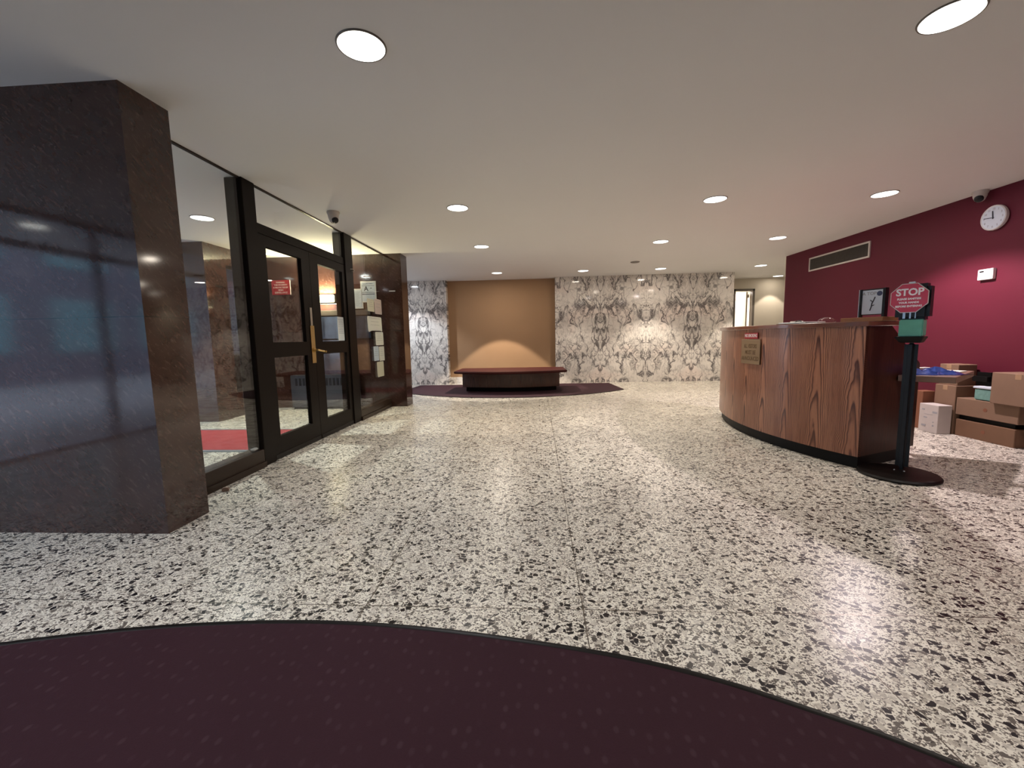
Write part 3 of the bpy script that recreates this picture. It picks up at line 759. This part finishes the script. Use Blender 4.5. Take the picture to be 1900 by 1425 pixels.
obj('edging', b, 'rubber', t, smooth=True)

# ================================================================== FAR CARPET AND BENCH
cx = -.56
cp = []
half, yf, ye = 2.28, 7.50, 8.50
Rr = (half**2 + (ye - yf)**2) / (2 * (ye - yf)); cyc = yf + Rr; am = math.asin(half / Rr)
for k in range(41):
    a = -am + 2 * am * k / 40
    cp.append((cx + Rr * math.sin(a), cyc - Rr * math.cos(a)))
t = thing('curved_rug', 'flat plum carpet with a curved front edge under the bench', 'rug')
obj('pile', prism(BM(), cp + [(1.62, 9.68), (-2.75, 9.68)], .001, .010), 'mat_dark', t)
b = BM()
inn = [(cx + (Rr + .012) * math.sin(-am + 2*am*k/40), cyc - (Rr + .012) * math.cos(-am + 2*am*k/40)) for k in range(41)]
for i in range(40):
    vs = [b.verts.new((*p, z)) for p in (inn[i], inn[i+1], cp[i+1], cp[i]) for z in (.001,)]
    up = [b.verts.new((*p, .0100)) for p in (inn[i], inn[i+1], cp[i+1], cp[i])]
    b.faces.new(up); b.faces.new((vs[0], vs[1], up[1], up[0]))
bmesh.ops.remove_doubles(b, verts=b.verts, dist=1e-5)
obj('edging', b, 'rubber', t)
def arc_plan(hw, front_mid, front_end, back, n=24, skew=0.0):
    R_ = (hw**2 + (front_end - front_mid)**2) / (2 * (front_end - front_mid)); am_ = math.asin(hw / R_)
    P = [(R_ * math.sin(-am_ + 2*am_*k/n), front_mid + R_ - R_ * math.cos(-am_ + 2*am_*k/n)) for k in range(n + 1)]
    return P + [(hw - skew, back), (-hw + skew, back)]
t = thing('bench', 'long low dark mahogany bench with a curved front before the tan recess', 'bench', (-.545, 0, 0))
obj('kick_base', prism(BM(), arc_plan(.92, 8.34, 8.52, 9.05), .010, .10), 'kick', t)
obj('body', prism(BM(), arc_plan(.98, 8.24, 8.44, 9.10), .10, .385), 'bench_wood', t)
b = prism(BM(), arc_plan(1.125, 7.98, 8.28, 9.15, skew=.02), .385, .432)
bev(b, .012, 3)
obj('seat_top', b, 'bench_top', t, smooth=True)

# ================================================================== RECEPTION DESK
OC = (5.04, 4.6); R0 = 2.85; A0 = math.radians(26)
def pa(R, a): return (OC[0] - R * math.cos(a), OC[1] + R * math.sin(a))
def ring_solid(b, Rout, Rin, a0, a1, z0, z1, n=48, uv=True):
    cols = []
    for k in range(n + 1):
        a = a0 + (a1 - a0) * k / n
        o = pa(Rout, a); i = pa(Rin, a)
        cols.append([b.verts.new((*o, z0)), b.verts.new((*o, z1)), b.verts.new((*i, z1)), b.verts.new((*i, z0))])
    lay = b.loops.layers.uv.verify() if uv else None
    for k in range(n):
        for j in range(4):
            q = (cols[k][j], cols[k+1][j], cols[k+1][(j+1)%4], cols[k][(j+1)%4])
            f = b.faces.new(q)
            if uv:
                for l, kk in zip(f.loops, (k, k+1, k+1, k)):
                    l[lay].uv = (Rout * (a1 - a0) * kk / n + 1.0, l.vert.co.z)
    for c_ in (cols[0], cols[-1][::-1]):
        f = b.faces.new(c_)
        if uv:
            for l in f.loops: l[lay].uv = (l.vert.co.x + l.vert.co.y, l.vert.co.z)
    return b
desk = thing('reception_desk', 'curved oak reception desk with black kick base and high counter', 'reception desk')
obj('kick_base', ring_solid(BM(), R0 - .035, R0 - .10, -A0 + .006, A0 - .006, 0, .10, uv=False), 'kick', desk)
obj('front_panel', ring_solid(BM(), R0, R0 - .035, -A0, A0, .10, 1.113), 'oak', desk)
b = ring_solid(BM(), R0 + .022, R0 - .42, -A0 - .008, A0 + .01, 1.113, 1.150, uv=False); bev(b, .004, 1)
obj('counter_top', b, 'counter', desk)
obj('work_surface', ring_solid(BM(), R0 - .036, R0 - .70, -A0 + .012, A0, .72, .75, uv=False), 'oak_dark', desk)
# end panels, radial
def end_panel(a, sgn):
    b = BM(); lay = b.loops.layers.uv.verify()
    d = (math.cos(a), -math.sin(a))   # inward
    o = pa(R0 - .002, a)
    prof = [(0.0, .10), (.77, .10), (.77, .80), (.33, 1.112), (0.0, 1.112)]
    tv = Vector((math.sin(a), math.cos(a), 0)) * sgn * .03
    A = [b.verts.new((o[0] + d[0]*s, o[1] + d[1]*s, z)) for s, z in prof]
    B = [b.verts.new(v.co + tv) for v in A]
    fs = [b.faces.new(A), b.faces.new(B[::-1])]
    n = len(A)
    for i in range(n): fs.append(b.faces.new((A[(i+1)%n], A[i], B[i], B[(i+1)%n])))
    for f in fs:
        for l in f.loops:
            l[lay].uv = (math.hypot(l.vert.co.x - o[0], l.vert.co.y - o[1]) + .1, l.vert.co.z)
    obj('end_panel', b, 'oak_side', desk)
    b = BM(); prof = [(0.06, 0), (.74, 0), (.74, .10), (.06, .10)]
    A = [(o[0] + d[0]*s + tv.x*.6, o[1] + d[1]*s + tv.y*.6, z) for s, z in prof]
    extr(b, A, tv * .5); obj('end_kick', b, 'kick', desk)
end_panel(-A0, 1); end_panel(A0, -1)
# side shelf
b = prism(BM(), [(2.88, 3.535), (3.118, 3.315), (3.72, 3.81), (3.30, 4.02), (3.14, 3.69)], .672, .720); bev(b, .003, 1)
obj('side_shelf', b, 'shelf', desk)
# low wooden riser and picture stand on the counter
def rotbox(x0, x1, y0, y1, z0, z1, w=.003): return bev(box(BM(), x0, x1, y0, y1, z0, z1), w, 1)
RZ = math.atan2(-.914, .407)      # local x runs along the counter towards the viewer's right
P = Vector((2.665, 3.545, 0))
t = thing('wooden_riser', 'low honey-coloured wooden riser on the near end of the counter', 'riser', (2.655, 3.56, 1.150), RZ)
obj('block', rotbox(-.165, .135, -.09, .10, 0, .034), 'ledge', t)
t = thing('picture_stand', 'clear tabletop frame holding a white leaflet on the wooden riser', 'picture frame', (2.660, 3.550, 1.184), RZ)
obj('leaflet', box(BM(), -.070, .070, -.012, -.009, .024, .212), 'paper_blue', t)
b = BM(); box(b, -.086, -.073, -.020, .008, 0, .222); box(b, .073, .092, -.020, .020, 0, .222); box(b, -.073, .073, -.006, .004, .018, .222)
obj('frame', b, 'black', t)
obj('edge_strip', box(BM(), -.092, -.087, -.02, .002, .0, .222), 'steel', t)
lf = t.children[0]
text_obj('lettering', 'A TOP', .034, 'ink_grey', lf, face_mtx((-.022, -.0125, .185), (1, 0, 0)), bold=.0006)
b = BM(); lathe(b, [(.0001, -.0125), (.019, -.0125), (.019, -.0119), (.0001, -.0119)], 28, (.048, 0, .182), 'Y'); obj('round_emblem', b, 'ink_blue', lf)
b = BM(); tube(b, [(.020, -.0125, .158), (.010, -.0125, .13), (.0, -.0125, .11), (-.004, -.0125, .08), (-.012, -.0125, .052)], .004, 6)
tube(b, [(.004, -.0125, .12), (-.012, -.0125, .135)], .0028, 6); tube(b, [(-.002, -.0125, .088), (.016, -.0125, .096)], .0028, 6)
obj('twig_drawing', b, 'ink', lf)
# things lying on the counter
def on_counter(R, adeg, z=1.150): a = math.radians(adeg); x, y = pa(R, a); return (x, y, z)
def tang(adeg): a = math.radians(adeg); return math.atan2(-math.cos(a), -math.sin(a))
x, y, z = on_counter(2.74, -13.2)
t = thing('clipboard', 'clipboard with white sheets lying on the counter', 'clipboard', (x, y, z), tang(-13.2))
obj('board', rotbox(-.16, .16, -.11, .11, 0, .005, .001), 'black', t)
obj('sheets', rotbox(-.145, .15, -.10, .10, .005, .016, .001), 'paper', t)
b = BM(); tube(b, [(-.03, -.03, .018), (-.015, -.03, .026), (.02, -.03, .028), (.035, -.03, .018)], .005, 8); obj('clip', b, 'black', t, smooth=True)
x, y, z = on_counter(2.76, -11.2, 1.166)
b = BM(); tube(b, [(x, y, z + .006), (x + .02, y - .06, z + .0065), (x + .04, y - .12, z + .006)], .005, 8)
tag(obj('pen', b, 'steel', smooth=True), 'slim pen lying across the sheets on the counter', 'pen')
x, y, z = on_counter(2.72, -18.0)
b = BM(); lathe(b, [(.0001, .0), (.050, .0), (.060, .004), (.066, .012), (.060, .026), (.045, .038), (.025, .046), (.0001, .049)], 36)
o = obj('glass_bowl', b, 'glass_bowl', smooth=True); o.location = (x, y, z); tag(o, 'upturned clear glass dish on the counter beside the clipboard', 'bowl')
# signs on the curved front
def desk_sign(name, adeg, z, w, h, mat, label):
    a = math.radians(adeg); x, y = pa(R0, a)
    rz = tang(adeg)
    t = thing(name, label, 'sign', (x, y, z), rz)
    return t
a = -2.6
t = desk_sign('no_smoking_sign', a, 1.050, 0, 0, '', 'small red no smoking sign at the top of the desk front')
obj('panel', bev(box(BM(), -.12, .12, -.010, -.002, -.030, .030), .001, 1), 'sign_red_dark', t)
text_obj('lettering', 'NO SMOKING', .046, 'paper_pink', t, face_mtx((0, -.0105, 0), (1, 0, 0)), bold=.0012, sx=.78)
t = desk_sign('visitor_plaque', a, .888, 0, 0, '', 'brass coloured visitor notice plaque on the desk below the red sign')
obj('plate', bev(box(BM(), -.172, .172, -.012, -.004, -.125, .125), .001, 1), 'plate', t)
for s, z in (('ALL VISITORS', .055), ('MUST BE', -.008), ('ANNOUNCED', -.071)):
    text_obj('lettering', s, .058, 'engraved', t, face_mtx((0, -.0125, z), (1, 0, 0)), bold=.0012, sx=.68 if len(s) > 10 else .85)

# ================================================================== SANITISER STAND
SR = math.radians(-53.13)
t = thing('sanitizer_stand', 'black sanitizer dispenser stand with a red STOP sign beside the desk', 'dispenser stand', (2.735, 3.262, 0), SR)
bx, by = -.0, -.07
b = BM(); lathe(b, [(.0001, 0), (.240, 0), (.242, .012), (.232, .024), (.09, .030), (.0001, .030)], 64, (bx, by, 0)); obj('base', b, 'rubber', t, smooth=True)
b = BM(); bev(box(b, -.038, .038, -.030, .030, .03, 1.0), .027, 5); obj('pole', b, 'black', t, smooth=True)
b = BM()
for sx_ in (-.028, .028): lathe(b, [(.0001, .030), (.007, .030), (.006, .036), (.0001, .037)], 12, (sx_, -.045, 0))
obj('bolt', b, 'steel', t, smooth=True)
b = BM(); A = [(-.085, -.075, .995), (.085, -.075, .995), (.075, -.065, 1.035), (-.075, -.065, 1.035)]
vs = [b.verts.new(p) for p in ((-.058,-.05,.985),(.058,-.05,.985),(.058,.03,.985),(-.058,.03,.985),(-.082,-.09,1.03),(.082,-.09,1.03),(.082,.03,1.03),(-.082,.03,1.03))]
for f in ((0,3,2,1),(4,5,6,7),(0,1,5,4),(1,2,6,5),(2,3,7,6),(3,0,4,7)): b.faces.new([vs[i] for i in f])
bev(b, .004, 2); obj('drip_tray', b, 'black', t)
obj('refill_tank', bev(box(BM(), -.066, .066, -.060, .03, 1.03, 1.152), .006, 2), 'green', t)
dsp = obj('dispenser_head', bev(box(BM(), -.098, .090, -.058, .055, 1.150, 1.405), .022, 4), 'black', t, smooth=True)
b = BM(); 
for k, w in ((-.048, .014), (-.012, .009), (.018, .005)): box(b, k, k + w, -.060, -.058, 1.160, 1.205)
obj('pale_strips', b, 'alu', dsp)  # three slim pale strips on the dispenser head
# octagonal sign
Ro = .112; zc = 1.305
def octa(R_, y0, y1, zc_):
    b = BM(); P_ = [(R_ * math.cos(PI/8 + k*PI/4) - .018, R_ * math.sin(PI/8 + k*PI/4)) for k in range(8)]
    extr(b, [(x_, y0, zc_ + z_) for x_, z_ in P_], (0, y1 - y0, 0)); return b
sg = obj('stop_sign', octa(Ro, -.070, -.066, zc), 'paper_pink', t)
obj('sign_face', octa(Ro * .955, -.0712, -.070, zc), 'sign_red', sg)
text_obj('lettering', 'STOP', .068, 'sign_white', sg, face_mtx((-.016, -.0716, zc + .040), (1, 0, 0)), bold=.0022, sx=.92)
for s, z, sz in (('PLEASE SANITIZE', -.006, .0185), ('YOUR HANDS', -.032, .0185), ('BEFORE ENTERING', -.058, .0185)):
    text_obj('lettering', s, sz, 'sign_white', sg, face_mtx((-.018, -.0716, zc + z), (1, 0, 0)), bold=.0008, sx=.92)
obj('sign_clip', rotbox(-.025, .012, -.073, -.060, zc + Ro * .93, zc + Ro * .93 + .010, .001), 'steel', sg)

# ================================================================== THINGS ON THE SIDE SHELF
b = BM(); n = 14; mm = 8
g = []
for i in range(n + 1):
    row = []
    for j in range(mm + 1):
        u, v = i / n - .5, j / mm - .5
        r = math.hypot(u * 2, v * 2)
        h = max(0, 1 - r ** 2.2) * .034 * (1 + .5 * math.sin(u * 17 + v * 9) + .35 * math.sin(u * 31 - v * 23))
        row.append(b.verts.new((u * .44 + .01 * math.sin(v * 14), v * .22 + .01 * math.sin(u * 19), .002 + max(0, h))))
    g.append(row)
for i in range(n):
    for j in range(mm): b.faces.new((g[i][j], g[i+1][j], g[i+1][j+1], g[i][j+1]))
bmesh.ops.solidify(b, geom=list(b.faces), thickness=-.002)
o = obj('plastic_bag', b, 'blue_bag', smooth=True); o.location = (3.16, 3.575, .7215); o.rotation_euler.z = -.15
tag(o, 'crumpled blue plastic bag lying on the side shelf', 'bag')
b = BM(); bev(box(b, -.12, .12, -.08, .08, 0, .006), .001, 1)
o = obj('loose_papers', b, 'paper_cream'); o.location = (3.46, 3.755, .7215); o.rotation_euler.z = .55; tag(o, 'white papers on the side shelf right of the blue bag', 'papers')
b = BM(); bev(box(b, -.04, .04, -.025, .025, 0, .030), .003, 1)
o = obj('small_box', b, 'carton_white'); o.location = (3.36, 3.87, .7215); o.rotation_euler.z = .2; tag(o, 'little pale box standing at the back of the side shelf', 'box')

# ================================================================== BOXES ALONG THE BURGUNDY WALL
def carton(name, x0, x1, y0, y1, z0, z1, mat, label, tape=True, dots=False, group='cartons stacked along the burgundy wall'):
    cx_, cy_ = (x0 + x1) / 2, (y0 + y1) / 2
    t = thing(name, label, 'box', (cx_, cy_, z0), 0, group)
    obj('box_body', bev(box(BM(), x0 - cx_, x1 - cx_, y0 - cy_, y1 - cy_, 0, z1 - z0), .004, 1), mat, t)
    h = z1 - z0
    if tape:
        b = BM(); box(b, x0 - cx_ + .006, x1 - cx_ - .006, -.025, .025, h, h + .0012); box(b, x0 - cx_ - .0012, x0 - cx_, -.025, .025, h - .05, h - .004)
        obj('tape', b, 'tape', t)
    if dots:
        b = BM(); lathe(b, [(.0001, x0 - cx_ - .0012), (.018, x0 - cx_ - .0012), (.018, x0 - cx_ + .0), (.0001, x0 - cx_)], 16, (0, 0, h * .5), 'X'); obj('printed_mark', b, 'carton_red', t)
    return t
carton('cardboard_box', 4.262, 4.462, 3.96, 4.500, 0, .168, 'carton_dark', 'long low brown carton on the floor, under all the others', False, True)
carton('cardboard_box', 4.290, 4.465, 3.99, 4.500, .168, .216, 'kick', 'thin black carton sandwiched between the two long brown ones', False)
carton('cardboard_box', 4.255, 4.460, 3.94, 4.505, .216, .386, 'carton', 'long brown carton above the thin black one', False, True)
carton('cardboard_box', 4.215, 4.460, 3.72, 4.155, .386, .672, 'carton', 'tall brown carton on top of the stack at the right edge', True)
carton('cardboard_box', 4.250, 4.460, 4.515, 4.740, 0, .500, 'carton', 'upright brown carton behind the white box, below the side shelf', True)
carton('cardboard_box', 4.270, 4.450, 4.53, 4.730, .500, .715, 'carton', 'brown carton on the upright one, showing above the side shelf', True)
carton('cardboard_box', 4.175, 4.300, 4.790, 4.900, 0, .413, 'carton_red', 'narrow reddish carton standing behind the dispenser pole', False)
t = carton('printed_box', 4.10, 4.235, 4.515, 4.730, 0, .297, 'carton_white', 'white printed box standing on the floor below the side shelf', False)
b = BM(); xx = -.0675
for yy, zz, w, h_ in ((-.07, .21, .05, .02), (.03, .15, .04, .012), (.06, .23, .03, .015), (-.06, .07, .018, .018), (-.06, .11, .012, .012), (.045, .06, .05, .02), (0, .19, .10, .003)):
    box(b, xx - .0012, xx, yy - w/2, yy + w/2, zz, zz + h_)
obj('printed_marks', b, 'ink_grey', t)
t = thing('plastic_tub', 'translucent teal plastic tub on the long carton beside the tall one', 'tub', (4.345, 4.265, .386))
obj('tub_body', bev(box(BM(), -.085, .085, -.085, .085, 0, .115), .012, 2), 'teal', t)
obj('lid', bev(box(BM(), -.092, .092, -.092, .092, .115, .135), .005, 2), 'paper_blue', t)
b = BM(); bev(box(b, -.05, .05, -.10, .10, 0, .13), .04, 4)
o = obj('dark_form', b, 'kick', smooth=True); o.location = (4.36, 4.36, .522); o.rotation_euler.z = .1  # soft black rounded form on top of the tub
tag(o, 'soft black rounded form lying on the teal tub against the burgundy wall', 'bag')
